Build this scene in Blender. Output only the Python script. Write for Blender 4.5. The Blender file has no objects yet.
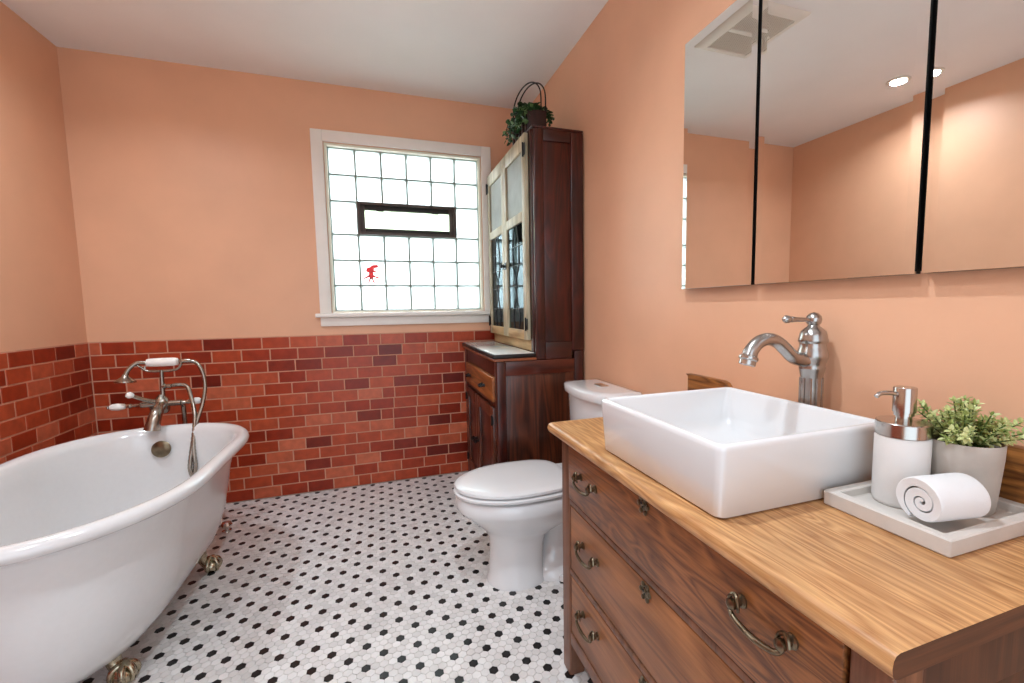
import bpy, bmesh, math, random
from mathutils import Vector, Matrix
rnd = random.Random(11)
PI = math.pi
S = bpy.context.scene
COL = S.collection

# ------------------------------------------------------------------ materials
def new_mat(name):
    m = bpy.data.materials.new(name); m.use_nodes = True
    nt = m.node_tree
    return m, nt, nt.nodes, nt.links, nt.nodes['Principled BSDF']

def lin(c):
    return tuple(((v/255)/12.92 if v/255 <= .04045 else ((v/255+.055)/1.055)**2.4) for v in c)+(1,)

def plain(name, c, rough=.5, metal=0, coat=0, noise=0, nscale=30, bump=0, bscale=200, spec=.5, rvar=0):
    m, nt, N, L, b = new_mat(name)
    b.inputs['Base Color'].default_value = lin(c)
    b.inputs['Roughness'].default_value = rough
    b.inputs['Metallic'].default_value = metal
    b.inputs['Coat Weight'].default_value = coat
    b.inputs['Coat Roughness'].default_value = .08
    b.inputs['Specular IOR Level'].default_value = spec
    tc = N.new('ShaderNodeTexCoord')
    if noise:
        n = N.new('ShaderNodeTexNoise'); n.inputs['Scale'].default_value = nscale; n.inputs['Detail'].default_value = 5
        r = N.new('ShaderNodeMapRange'); r.inputs['From Min'].default_value = .3; r.inputs['From Max'].default_value = .7
        r.inputs['To Min'].default_value = 1-noise; r.inputs['To Max'].default_value = 1+noise
        mx = N.new('ShaderNodeMix'); mx.data_type = 'RGBA'; mx.blend_type = 'MULTIPLY'; mx.inputs[0].default_value = 1
        mx.inputs[6].default_value = lin(c)
        L.new(tc.outputs['Object'], n.inputs['Vector']); L.new(n.outputs['Fac'], r.inputs['Value'])
        L.new(r.outputs['Result'], mx.inputs[7]); L.new(mx.outputs[2], b.inputs['Base Color'])
    if bump:
        n2 = N.new('ShaderNodeTexNoise'); n2.inputs['Scale'].default_value = bscale; n2.inputs['Detail'].default_value = 4
        bp = N.new('ShaderNodeBump'); bp.inputs['Strength'].default_value = bump; bp.inputs['Distance'].default_value = .002
        L.new(tc.outputs['Object'], n2.inputs['Vector']); L.new(n2.outputs['Fac'], bp.inputs['Height']); L.new(bp.outputs['Normal'], b.inputs['Normal'])
    return m

def wood(name, dark, light, axis='y', scale=1.0, rough=.35, band=9, contrast=1.0, coat=0, swirl=.35, third=None):
    """grain runs along `axis`"""
    m, nt, N, L, b = new_mat(name)
    tc = N.new('ShaderNodeTexCoord')
    mp = N.new('ShaderNodeMapping')
    lo, hi = 1.0*scale, 9.0*scale
    mp.inputs['Scale'].default_value = {'x': (lo, hi, hi), 'y': (hi, lo, hi), 'z': (hi, hi, lo)}[axis]
    L.new(tc.outputs['Object'], mp.inputs['Vector'])
    # big slow figure
    n0 = N.new('ShaderNodeTexNoise'); n0.inputs['Scale'].default_value = 1.3; n0.inputs['Detail'].default_value = 2; n0.inputs['Distortion'].default_value = swirl
    L.new(mp.outputs['Vector'], n0.inputs['Vector'])
    mul = N.new('ShaderNodeMath'); mul.operation = 'MULTIPLY'; mul.inputs[1].default_value = band
    L.new(n0.outputs['Fac'], mul.inputs[0])
    fr = N.new('ShaderNodeMath'); fr.operation = 'PINGPONG'; fr.inputs[1].default_value = .5
    L.new(mul.outputs[0], fr.inputs[0])
    # fine pores
    mp2 = N.new('ShaderNodeMapping')
    lo2, hi2 = 6*scale, 170*scale
    mp2.inputs['Scale'].default_value = {'x': (lo2, hi2, hi2), 'y': (hi2, lo2, hi2), 'z': (hi2, hi2, lo2)}[axis]
    L.new(tc.outputs['Object'], mp2.inputs['Vector'])
    n1 = N.new('ShaderNodeTexNoise'); n1.inputs['Scale'].default_value = 1.6; n1.inputs['Detail'].default_value = 4
    L.new(mp2.outputs['Vector'], n1.inputs['Vector'])
    ad = N.new('ShaderNodeMath'); ad.operation = 'MULTIPLY_ADD'; ad.inputs[1].default_value = 1.2; ad.inputs[2].default_value = -.2
    L.new(fr.outputs[0], ad.inputs[0])
    mx = N.new('ShaderNodeMath'); mx.operation = 'MULTIPLY_ADD'; mx.inputs[1].default_value = .85
    L.new(n1.outputs['Fac'], mx.inputs[0]); L.new(ad.outputs[0], mx.inputs[2])
    cr = N.new('ShaderNodeValToRGB')
    e = cr.color_ramp.elements
    mid = .5
    e[0].position = mid-.32/contrast; e[0].color = lin(dark)
    e[1].position = mid+.32/contrast; e[1].color = lin(light)
    if third:
        q = e.new(mid+.02); q.color = lin(third)
    L.new(mx.outputs[0], cr.inputs['Fac'])
    # blotchy age
    n3 = N.new('ShaderNodeTexNoise'); n3.inputs['Scale'].default_value = 5; n3.inputs['Detail'].default_value = 3
    L.new(tc.outputs['Object'], n3.inputs['Vector'])
    r3 = N.new('ShaderNodeMapRange'); r3.inputs['From Min'].default_value = .3; r3.inputs['From Max'].default_value = .7
    r3.inputs['To Min'].default_value = .82; r3.inputs['To Max'].default_value = 1.14
    L.new(n3.outputs['Fac'], r3.inputs['Value'])
    mm = N.new('ShaderNodeMix'); mm.data_type = 'RGBA'; mm.blend_type = 'MULTIPLY'; mm.inputs[0].default_value = 1
    L.new(cr.outputs['Color'], mm.inputs[6]); L.new(r3.outputs['Result'], mm.inputs[7])
    L.new(mm.outputs[2], b.inputs['Base Color'])
    b.inputs['Roughness'].default_value = rough; b.inputs['Coat Weight'].default_value = coat; b.inputs['Coat Roughness'].default_value = .25
    bp = N.new('ShaderNodeBump'); bp.inputs['Strength'].default_value = .12; bp.inputs['Distance'].default_value = .001
    L.new(n1.outputs['Fac'], bp.inputs['Height']); L.new(bp.outputs['Normal'], b.inputs['Normal'])
    return m

def attr_mat(name, rough, stops, coat=0, nscale=25, namt=.12, spec=.5, attr='tone', translucent=0):
    """base colour looked up from a per-face 'tone' value"""
    m, nt, N, L, b = new_mat(name)
    a = N.new('ShaderNodeAttribute'); a.attribute_name = attr
    cr = N.new('ShaderNodeValToRGB'); e = cr.color_ramp.elements
    e[0].position, e[0].color = stops[0][0], lin(stops[0][1])
    e[1].position, e[1].color = stops[-1][0], lin(stops[-1][1])
    for p, c in stops[1:-1]:
        q = e.new(p); q.color = lin(c)
    L.new(a.outputs['Fac'], cr.inputs['Fac'])
    tc = N.new('ShaderNodeTexCoord')
    n = N.new('ShaderNodeTexNoise'); n.inputs['Scale'].default_value = nscale; n.inputs['Detail'].default_value = 5
    r = N.new('ShaderNodeMapRange'); r.inputs['From Min'].default_value = .3; r.inputs['From Max'].default_value = .7
    r.inputs['To Min'].default_value = 1-namt; r.inputs['To Max'].default_value = 1+namt
    mx = N.new('ShaderNodeMix'); mx.data_type = 'RGBA'; mx.blend_type = 'MULTIPLY'; mx.inputs[0].default_value = 1
    L.new(tc.outputs['Object'], n.inputs['Vector']); L.new(n.outputs['Fac'], r.inputs['Value'])
    L.new(cr.outputs['Color'], mx.inputs[6]); L.new(r.outputs['Result'], mx.inputs[7]); L.new(mx.outputs[2], b.inputs['Base Color'])
    b.inputs['Roughness'].default_value = rough; b.inputs['Coat Weight'].default_value = coat; b.inputs['Coat Roughness'].default_value = .1
    b.inputs['Specular IOR Level'].default_value = spec
    return m

def glass_mat(name, tint, transp, transl, gloss_rough=.05, bumpscale=40, bump=0, gcol=(1, 1, 1, 1), tcol=None):
    m, nt, N, L, b = new_mat(name)
    N.remove(b)
    out = N['Material Output']
    tr = N.new('ShaderNodeBsdfTransparent'); tr.inputs['Color'].default_value = lin(tint)
    tl = N.new('ShaderNodeBsdfTranslucent'); tl.inputs['Color'].default_value = lin(tcol or tint)
    gl = N.new('ShaderNodeBsdfGlossy'); gl.inputs['Roughness'].default_value = gloss_rough; gl.inputs['Color'].default_value = gcol
    m1 = N.new('ShaderNodeMixShader'); m1.inputs[0].default_value = transl/(transp+transl) if transl else 0
    L.new(tr.outputs[0], m1.inputs[1]); L.new(tl.outputs[0], m1.inputs[2])
    m2 = N.new('ShaderNodeMixShader')
    lw = N.new('ShaderNodeFresnel'); lw.inputs['IOR'].default_value = 1.5
    L.new(lw.outputs[0], m2.inputs[0]); L.new(m1.outputs[0], m2.inputs[1]); L.new(gl.outputs[0], m2.inputs[2])
    L.new(m2.outputs[0], out.inputs['Surface'])
    if bump:
        tc = N.new('ShaderNodeTexCoord'); n = N.new('ShaderNodeTexNoise'); n.inputs['Scale'].default_value = bumpscale
        bp = N.new('ShaderNodeBump'); bp.inputs['Strength'].default_value = bump; bp.inputs['Distance'].default_value = .004
        L.new(tc.outputs['Object'], n.inputs['Vector']); L.new(n.outputs['Fac'], bp.inputs['Height'])
        for nd in (tl, gl): L.new(bp.outputs['Normal'], nd.inputs['Normal'])
    return m

def emit(name, c, s):
    m, nt, N, L, b = new_mat(name)
    b.inputs['Base Color'].default_value = lin(c); b.inputs['Emission Color'].default_value = lin(c); b.inputs['Emission Strength'].default_value = s
    return m

PEACH = (233, 179, 144)
M = {
 'paint': plain('wall_paint_peach', PEACH, .46, noise=.035, nscale=4, bump=.12, bscale=90, spec=.55),
 'ceil': plain('ceiling_paint', (243, 240, 237), .9, noise=.02, nscale=3, spec=.2),
 'trim': plain('trim_paint', (244, 238, 230), .45, noise=.02, nscale=14),
 'cream': plain('window_stop_cream', (240, 235, 215), .5),
 'tile': attr_mat('red_glazed_tile', .3, [(0, (110, 28, 12)), (.35, (154, 50, 24)), (.65, (180, 74, 42)), (1, (202, 106, 74))], coat=.04, nscale=22, namt=.16, spec=.35),
 'grout_w': plain('wall_grout', (204, 150, 124), .9, noise=.08),
 'hex': attr_mat('marble_hex_tile', .28, [(0, (26, 24, 24)), (.1, (34, 32, 32)), (.2, (206, 201, 197)), (.6, (226, 222, 219)), (1, (240, 237, 234))], nscale=9, namt=.05, spec=.35),
 'grout_f': plain('floor_grout', (196, 189, 183), .9, noise=.1),
 'enamel': plain('white_enamel', (243, 240, 237), .12, coat=.5),
 'tubpaint': plain('tub_enamel', (223, 221, 220), .16, coat=.4, noise=.012, nscale=60, bump=.04, bscale=60),
 'china': plain('white_china', (229, 228, 228), .1, coat=.6),
 'seat': plain('white_toilet_seat', (228, 227, 227), .22, coat=.2),
 'nickel': plain('brushed_nickel', (176, 172, 168), .26, 1, noise=.05, nscale=60),
 'aged': plain('aged_brass', (122, 108, 88), .3, 1, noise=.22, nscale=50),
 'tubmetal': plain('tub_faucet_nickel', (164, 156, 146), .26, 1, noise=.1, nscale=60),
 'foot': plain('polished_brass_foot', (182, 170, 146), .24, 1, noise=.18, nscale=50),
 'chrome': plain('chrome', (220, 218, 214), .08, 1),
 'steel': plain('brushed_steel', (186, 180, 174), .2, 1),
 'black': plain('black_iron', (24, 22, 21), .45, .4, noise=.1),
 'blackgap': plain('black_rubber_edge', (14, 13, 13), .5),
 'porc': plain('porcelain_lever', (245, 240, 234), .15, coat=.5),
 'oaktop': wood('golden_oak_top', (156, 102, 56), (216, 166, 112), 'y', 1.9, .42, 9, .7, coat=.08, swirl=.25),
 'endshade': wood('shaded_end_grain', (44, 25, 15), (92, 54, 32), 'x', 1.5, .5, 4, .6),  # end grain, its colour darkened further for the shade at that end
 'oakfront': wood('oak_drawer_front', (86, 46, 20), (152, 94, 50), 'y', 1.2, .42, 8, .8, coat=.1, swirl=1.6),
 'oakfront2': wood('oak_plain_front', (112, 66, 34), (164, 106, 62), 'y', 1.0, .42, 5, .8, coat=.1, swirl=.5),
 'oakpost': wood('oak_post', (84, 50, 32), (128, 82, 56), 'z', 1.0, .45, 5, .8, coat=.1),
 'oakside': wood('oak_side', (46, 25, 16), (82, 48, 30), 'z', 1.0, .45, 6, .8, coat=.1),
 'oakback': wood('oak_backsplash', (92, 52, 22), (172, 112, 56), 'y', 1.3, .4, 8, .9, coat=.1, swirl=.8),
 'mahog': wood('mahogany_side', (34, 9, 6), (78, 25, 14), 'z', .8, .3, 7, .75, coat=.2, swirl=.8),
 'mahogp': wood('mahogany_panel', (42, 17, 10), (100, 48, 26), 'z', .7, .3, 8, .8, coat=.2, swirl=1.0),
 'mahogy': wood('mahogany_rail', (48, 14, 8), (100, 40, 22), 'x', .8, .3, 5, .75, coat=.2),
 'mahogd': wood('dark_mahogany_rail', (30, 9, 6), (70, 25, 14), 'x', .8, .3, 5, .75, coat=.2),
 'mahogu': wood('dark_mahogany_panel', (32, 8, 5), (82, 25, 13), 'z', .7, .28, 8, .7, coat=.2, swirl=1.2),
 'ledge': wood('worn_ledge_wood', (80, 34, 18), (150, 84, 50), 'x', .9, .4, 5, .8),
 'drawerw': wood('worn_drawer_wood', (112, 58, 24), (172, 104, 50), 'y', .9, .38, 6, .8, coat=.1),
 'strip': wood('stripped_door_wood', (150, 134, 104), (208, 196, 166), 'z', .9, .5, 5, .7),
 'stripw': wood('stripped_rail_wood', (156, 120, 76), (212, 184, 136), 'y', .9, .5, 5, .7),
 'inside': plain('dark_cabinet_inside', (40, 24, 16), .7, noise=.15),
 'enamtop': plain('white_enamel_worktop', (232, 236, 230), .15, coat=.4),
 'mirror': plain('mirror_silver', (240, 240, 238), .0, 1),
 'concrete': plain('grey_concrete', (206, 198, 190), .7, noise=.06, nscale=18, bump=.1, bscale=120),
 'pot': plain('stone_pot', (186, 176, 166), .75, noise=.12, nscale=16, bump=.25, bscale=90),
 'stone': plain('white_stoneware', (224, 221, 218), .6, noise=.02, nscale=40, bump=.06, bscale=300),
 'soil': plain('dark_soil', (48, 36, 28), .95, noise=.3, nscale=90),
 'terry': plain('white_terry', (238, 237, 237), .95, bump=.7, bscale=900, spec=.15),
 'leaf': attr_mat('succulent_leaf', .5, [(0, (84, 104, 48)), (.4, (164, 178, 100)), (1, (228, 228, 170))], nscale=60, namt=.1),
 'ivy': attr_mat('ivy_leaf', .45, [(0, (22, 48, 24)), (.6, (52, 92, 46)), (1, (130, 162, 104))], nscale=60, namt=.1),
 'block': glass_mat('glass_block', (238, 240, 237), .45, .55, .06, 26, .5, tcol=(232, 234, 230)),
 'pane': glass_mat('clear_pane', (240, 246, 240), 1, 0, .0),
 'ventpane': glass_mat('vent_pane', (240, 246, 226), .5, .5, .02, tcol=(236, 240, 218)),
 'doorglass': glass_mat('leaded_glass', (170, 190, 190), 1, 0, .03, gcol=(.42, .5, .53, 1)),
 'frost': plain('frosted_pane', (128, 124, 112), .5, noise=.18, nscale=14),
 'mortar': plain('block_mortar', (140, 148, 138), .8),
 'bronze': plain('dark_bronze_frame', (78, 66, 60), .5, noise=.08),
 'bronzedark': plain('dark_gasket', (38, 36, 32), .6),
 'red': glass_mat('red_translucent_plastic', (214, 36, 20), .12, .6, .3),
 'ventw': plain('vent_plastic', (232, 226, 214), .5),
 'ventdark': plain('vent_grey_metal', (120, 114, 104), .6),  # darker grey plate behind the louvres
 'lamp': emit('lamp_lens', (255, 244, 226), 14),
 'rubber': plain('lead_came', (34, 34, 36), .5, .3),
 'darkwood': wood('dark_basket_wood', (28, 9, 6), (62, 25, 16), 'z', 1, .5, 5, .8),
}

# ------------------------------------------------------------------ mesh helpers
def link(name, me, mat, parent=None, loc=(0, 0, 0)):
    o = bpy.data.objects.new(name, me); COL.objects.link(o)
    if mat is not None and len(me.materials) == 0: me.materials.append(mat)
    if parent is not None: o.parent = parent
    o.location = loc
    return o

def world_off(parent):
    v = Vector((0, 0, 0))
    while parent is not None:
        v += Vector(parent.location); parent = parent.parent
    return v

def fin(name, bm, mat, parent=None, loc=None, smooth=True, angle=40, kind=None):
    """bm is in world coordinates; the mesh is stored relative to its owner"""
    off = world_off(parent)
    l = Vector((0, 0, 0))
    if parent is None and loc is not None:
        l = Vector(loc); off = l
    bmesh.ops.translate(bm, verts=bm.verts, vec=-off)
    bmesh.ops.recalc_face_normals(bm, faces=bm.faces)
    me = bpy.data.meshes.new(name); bm.to_mesh(me); bm.free()
    if smooth:
        me.shade_smooth()
        try: me.set_sharp_from_angle(angle=math.radians(angle))
        except Exception: pass
    o = link(name, me, mat, parent, l)
    if kind: o['kind'] = kind
    return o

def thing(name, label, cat, loc, group=None):
    o = bpy.data.objects.new(name, None); COL.objects.link(o); o.location = loc
    o.empty_display_size = .05
    return tag(o, label, cat, group)

def tag(o, label, cat, group=None):
    o['label'] = label; o['category'] = cat
    if group: o['group'] = group
    return o

def B(): return bmesh.new()

def rbox(bm, x0, x1, y0, y1, z0, z1, bev=.003, seg=2, mat=None):
    r = bmesh.ops.create_cube(bm, size=1)
    vs = r['verts']
    sx, sy, sz = abs(x1-x0), abs(y1-y0), abs(z1-z0)
    for v in vs:
        v.co = Vector(((x0+x1)/2+v.co.x*sx, (y0+y1)/2+v.co.y*sy, (z0+z1)/2+v.co.z*sz))
    b = min(bev, .45*min(sx, sy, sz))
    if b > 0:
        es = list({e for v in vs for e in v.link_edges})
        r2 = bmesh.ops.bevel(bm, geom=es, offset=b, segments=seg, profile=.5, affect='EDGES')
    return bm

def loft(bm, rings, cap0=True, cap1=True, closed=True):
    vv = [[bm.verts.new(p) for p in r] for r in rings]
    n = len(rings[0])
    for a, b in zip(vv[:-1], vv[1:]):
        for i in range(n if closed else n-1):
            j = (i+1) % n
            try: bm.faces.new((a[i], a[j], b[j], b[i]))
            except ValueError: pass
    if cap0: bm.faces.new(list(reversed(vv[0])))
    if cap1: bm.faces.new(vv[-1])
    return vv

def catmull(pts, k=6, closed=False):
    P = [Vector(p) for p in pts]; out = []
    n = len(P)
    rng = n if closed else n-1
    for i in range(rng):
        p0 = P[(i-1) % n] if (closed or i > 0) else P[0]*2-P[1]
        p1, p2 = P[i], P[(i+1) % n]
        p3 = P[(i+2) % n] if (closed or i+2 < n) else P[-1]*2-P[-2]
        for s in range(k):
            t = s/k
            out.append(.5*((2*p1)+(-p0+p2)*t+(2*p0-5*p1+4*p2-p3)*t*t+(-p0+3*p1-3*p2+p3)*t**3))
    if not closed: out.append(P[-1])
    return out

def tube(bm, pts, r, seg=10, caps=True, flat=1.0):
    P = [Vector(p) for p in pts]; n = len(P)
    R = r if isinstance(r, (list, tuple)) else [r]*n
    if len(R) != n:
        R = [R[min(int(i/(n-1)*(len(R)-1)), len(R)-2)]*(1-((i/(n-1)*(len(R)-1)) % 1 if i < n-1 else 1)) +
             R[min(int(i/(n-1)*(len(R)-1)), len(R)-2)+1]*((i/(n-1)*(len(R)-1)) % 1 if i < n-1 else 1) for i in range(n)]
    T = [(P[min(i+1, n-1)]-P[max(i-1, 0)]).normalized() for i in range(n)]
    u = T[0].orthogonal().normalized()
    rings = []
    for i in range(n):
        u = (u-T[i]*u.dot(T[i])).normalized(); w = T[i].cross(u)
        rings.append([P[i]+(u*math.cos(a)+w*math.sin(a)*flat)*R[i] for a in [2*PI*k/seg for k in range(seg)]])
    loft(bm, rings, caps, caps)
    return bm

def lathe(bm, prof, base, axis=(0, 0, 1), seg=24, caps=True):
    """prof: list of (radius, distance along axis)"""
    ax = Vector(axis).normalized(); u = ax.orthogonal().normalized(); w = ax.cross(u); b = Vector(base)
    rings = [[b+ax*h+(u*math.cos(2*PI*k/seg)+w*math.sin(2*PI*k/seg))*max(r, 1e-4) for k in range(seg)] for r, h in prof]
    loft(bm, rings, caps, caps)
    return bm

def prism(bm, poly, origin, u, v, n, depth):
    """extrude a 2-D outline (along u,v) by depth along n"""
    o, u, v, n = Vector(origin), Vector(u), Vector(v), Vector(n)
    a = [o+u*p[0]+v*p[1] for p in poly]
    loft(bm, [a, [p+n*depth for p in a]])
    return bm

def rrect(cx, cy, hx, hy, r, k=5):
    out = []
    for sx, sy, a0 in ((1, 1, 0), (-1, 1, 90), (-1, -1, 180), (1, -1, 270)):
        for i in range(k+1):
            a = math.radians(a0+90*i/k)
            out.append((cx+sx*(hx-r)+r*math.cos(a), cy+sy*(hy-r)+r*math.sin(a)))
    return out

def each(name, mat, parent, boxes, bev=.003, seg=2):
    for b in boxes:
        bm = B(); rbox(bm, *b, bev, seg); fin(name, bm, mat, parent)

# ------------------------------------------------------------------ the room
W, H, TT = 2.465, 2.456, .972          # width, ceiling height, top of tile wainscot
YF = -3.75                              # front wall (behind the camera)
WX0, WX1, WZ0, WZ1 = -1.272, -.329, 1.107, 2.118   # window opening

bm = B(); rbox(bm, -W-.14, .14, YF-.14, .14, -.12, -.0022, 0)
fl = fin('floor', bm, M['grout_f'], loc=(0, 0, 0), kind='structure')
tag(fl, 'white marble hexagon mosaic floor with evenly spaced black dots', 'floor')

def hex_floor():
    PX, PY = .0269, .0284               # tile pitch across and along the room
    ox, oy = -1.144, -1.356
    R = .5*PX/math.cos(PI/6)
    verts, faces, tone = [], [], []
    rowh = PY*math.sqrt(3)/2
    j0, j1 = int((YF-oy)/rowh)-1, int((-.0-oy)/rowh)+1
    r2 = random.Random(5)
    for j in range(j0, j1+1):
        y = oy+j*rowh
        if y > -.012 or y < YF+.02: continue
        i0 = int((-W-ox)/PX)-2; i1 = int((-ox)/PX)+2
        for i in range(i0, i1+1):
            x = ox+(i+(j % 2)*.5)*PX
            if x > -.016 or x < -W+.026: continue
            black = (j % 4 == 0 and i % 4 == 0) or (j % 4 == 2 and (i-2) % 4 == 0)
            t = .05 if black else .34+.46*r2.random()
            k = len(verts)
            for rr, z in (((.99, -.0022), (.985, -.0005), (.95, 0.0)) if black else ((.955, -.0022), (.945, -.0005), (.885, 0.0))):
                for q in range(6):
                    a = PI/6+q*PI/3
                    verts.append((x+R*rr*math.cos(a), y+R*rr*math.sin(a)*PY/PX, z))
            faces.append(tuple(k+12+q for q in range(6))); tone.append(t)
            for l in (0, 6):
                for q in range(6):
                    p = (q+1) % 6
                    faces.append((k+l+q, k+l+p, k+l+6+p, k+l+6+q)); tone.append(t)
    me = bpy.data.meshes.new('hex_tiles'); me.from_pydata(verts, [], faces)
    at = me.attributes.new('tone', 'FLOAT', 'FACE'); at.data.foreach_set('value', tone)
    me.materials.append(M['hex'])
    return link('hex_tiles', me, None, fl)
hex_floor()

bm = B(); rbox(bm, -W-.14, .14, YF-.14, .14, H, H+.12, 0)
tag(fin('ceiling', bm, M['ceil'], loc=(0, 0, H), kind='structure'), 'plain off-white painted ceiling', 'ceiling')

# back wall with window opening
wb = B()
rbox(wb, -W-.14, WX0-.001, 0, .14, 0, H, 0); rbox(wb, WX1+.001, .14, 0, .14, 0, H, 0)
rbox(wb, WX0-.001, WX1+.001, 0, .14, 0, WZ0-.001, 0); rbox(wb, WX0-.001, WX1+.001, 0, .14, WZ1+.001, H, 0)
wall_back = fin('wall_back', wb, M['paint'], loc=(0, 0, 0), smooth=False, kind='structure')
tag(wall_back, 'peach painted wall holding the glass block window above red tile', 'wall')
bm = B(); rbox(bm, -W-.14, -W, YF-.14, 0, 0, H, 0)
wall_left = tag(fin('wall_left', bm, M['paint'], loc=(-W, 0, 0), smooth=False, kind='structure'), 'peach wall above red tile on the bathtub side', 'wall')
bm = B(); rbox(bm, 0, .14, YF-.14, 0, 0, H, 0)
wall_right = tag(fin('wall_right', bm, M['paint'], loc=(0, 0, 0), smooth=False, kind='structure'), 'peach painted wall carrying the mirrored cabinet', 'wall')
# front wall behind the camera, with an open doorway
bm = B()
rbox(bm, -W, -1.9, YF-.14, YF, 0, H, 0); rbox(bm, -.25, 0, YF-.14, YF, 0, H, 0); rbox(bm, -1.9, -.25, YF-.14, YF, 2.2, H, 0)
tag(fin('wall_front', bm, M['paint'], loc=(0, YF, 0), smooth=False, kind='structure'), 'peach wall with an open doorway opposite the window', 'wall')

def tile_wall(name, parent, length, place):
    """running bond of glazed tiles; place(s, z, depth) -> world point, s = distance along the wall from the start"""
    r2 = random.Random(len(name)*7+3)
    bm = B(); lay = bm.faces.layers.float.new('tone')
    rows = 14; ph = TT/rows; g = .0046
    for r in range(rows):
        z0, z1 = r*ph+g/2, (r+1)*ph-g/2
        s = -r2.random()*.05-(.075 if r % 2 else 0)
        while s < length:
            w = .146 if r2.random() > .07 else (.075 if r2.random() > .4 else .165)
            a, b = max(s+g/2, .001), min(s+w-g/2, length-.001)
            s += w
            if b-a < .012: continue
            t = min(1, max(0, r2.gauss(.55, .24)))
            tx, tz = r2.uniform(-.0005, .0005), r2.uniform(-.0005, .0005)
            e = .0022; d = .006
            outer = [(a, z0), (b, z0), (b, z1), (a, z1)]
            inner = [(a+e, z0+e), (b-e, z0+e), (b-e, z1-e), (a+e, z1-e)]
            v0 = [bm.verts.new(place(p, q, .003)) for p, q in outer]
            v1 = [bm.verts.new(place(p, q, d+(tx if p < (a+b)/2 else -tx)+(tz if q < (z0+z1)/2 else -tz))) for p, q in inner]
            fs = [bm.faces.new(v1)]
            for i in range(4):
                j = (i+1) % 4; fs.append(bm.faces.new((v0[i], v0[j], v1[j], v1[i])))
            for f in fs: f[lay] = t
    fin(name, bm, M['tile'], parent, smooth=False)
tile_wall('wainscot_tiles', wall_back, W-.007, lambda s, z, d: Vector((-W+.007+s, -d, z)))
tile_wall('wainscot_tile', wall_left, -YF-.01, lambda s, z, d: Vector((-W+d, -.007-s, z)))
bm = B(); rbox(bm, -W+.001, -.001, -.0042, -.0001, .001, TT+.003, .001); fin('grout_bed', bm, M['grout_w'], wall_back, smooth=False)
bm = B(); rbox(bm, -W+.0001, -W+.0042, YF+.001, -.0045, .001, TT+.003, .001); fin('grout_bed', bm, M['grout_w'], wall_left, smooth=False)

# ------------------------------------------------------------------ window
win = thing('window_1', 'white framed glass block window with a small vent sash', 'window', (-.8, 0, WZ0)); win['kind'] = 'structure'
cw = .068
bm = B()
rbox(bm, WX0-cw, WX0-.004, -.021, -.0005, WZ0-.001, WZ1+cw, .004)
rbox(bm, WX1+.004, WX1+cw, -.021, -.0005, WZ0-.001, WZ1+cw, .004)
rbox(bm, WX0-.004, WX1+.004, -.021, -.0005, WZ1+.004, WZ1+cw, .004)
fin('window_casing', bm, M['trim'], win)
bm = B(); rbox(bm, WX0-.094, WX1+.088, -.042, .05, WZ0-.026, WZ0-.0012, .006, 3); fin('window_stool', bm, M['trim'], win)
bm = B(); rbox(bm, WX0-cw, WX1+cw, -.018, -.0005, WZ0-.08, WZ0-.0265, .004); fin('window_apron', bm, M['trim'], win)
bm = B()   # cream inner stop
for x0, x1, z0, z1 in ((WX0, WX0+.014, WZ0, WZ1), (WX1-.014, WX1, WZ0, WZ1), (WX0+.0142, WX1-.0142, WZ1-.014, WZ1), (WX0+.0142, WX1-.0142, WZ0, WZ0+.012)):
    rbox(bm, x0, x1, -.004, .05, z0, z1, .002)
fin('window_stop', bm, M['cream'], win)
bx0, bx1, bz0, bz1 = WX0+.0145, WX1-.0145, WZ0+.0125, WZ1-.0145
pw = (bx1-bx0)/6
rh = (bz1-bz0-.2)/5
zs = [bz0+rh*k for k in range(4)]; zs += [zs[3]+.2]; zs += [zs[4]+rh, bz1]
bm = B(); g = .0048   # mortar lattice
for k in range(7):
    x = bx0+pw*k
    if k in (2, 3, 4):
        rbox(bm, x-g, x+g, .032, .105, bz0, zs[3], 0); rbox(bm, x-g, x+g, .032, .105, zs[4], bz1, 0)
    else:
        rbox(bm, max(x-g, bx0), min(x+g, bx1), .032, .105, bz0, bz1, 0)
for k, z in enumerate(zs):
    rbox(bm, bx0, bx1, .0325, .1045, max(z-g, bz0), min(z+g, bz1), 0)
fin('block_mortar', bm, M['mortar'], win, smooth=False)
def glass_block(x0, x1, z0, z1):
    bm = B(); a = g+.0006
    x0 += a; x1 -= a; z0 += a; z1 -= a
    # two pressed glass faces joined by a rim, hollow inside
    for ya, yb in ((.03, .044), (.094, .106)):
        rings = []
        sgn = -1 if ya < .05 else 1
        for ins, dy in ((0, 0), (.002, .004), (.012, .0055), (.016, .003), (.022, .0025)):
            pts = rrect((x0+x1)/2, (z0+z1)/2, (x1-x0)/2-ins, (z1-z0)/2-ins, .008, 3)
            y = (ya if sgn < 0 else yb)
            rings.append([(p[0], y+sgn*(dy-.0055), p[1]) for p in pts])
        loft(bm, rings, False, True)
    return bm
made = {}
for c in range(6):
    for r in range(6):
        if r == 3 and 1 <= c <= 4: continue
        key = r == 3
        if key not in made:
            o = fin('glass_block', glass_block(bx0+pw*c, bx0+pw*(c+1), zs[r], zs[r+1]), M['block'], win)
            made[key] = (o, c, r)
        else:
            s, c0, r0 = made[key]; o = s.copy(); COL.objects.link(o)
            o.location = (pw*(c-c0), 0, zs[r]-zs[r0])
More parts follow.
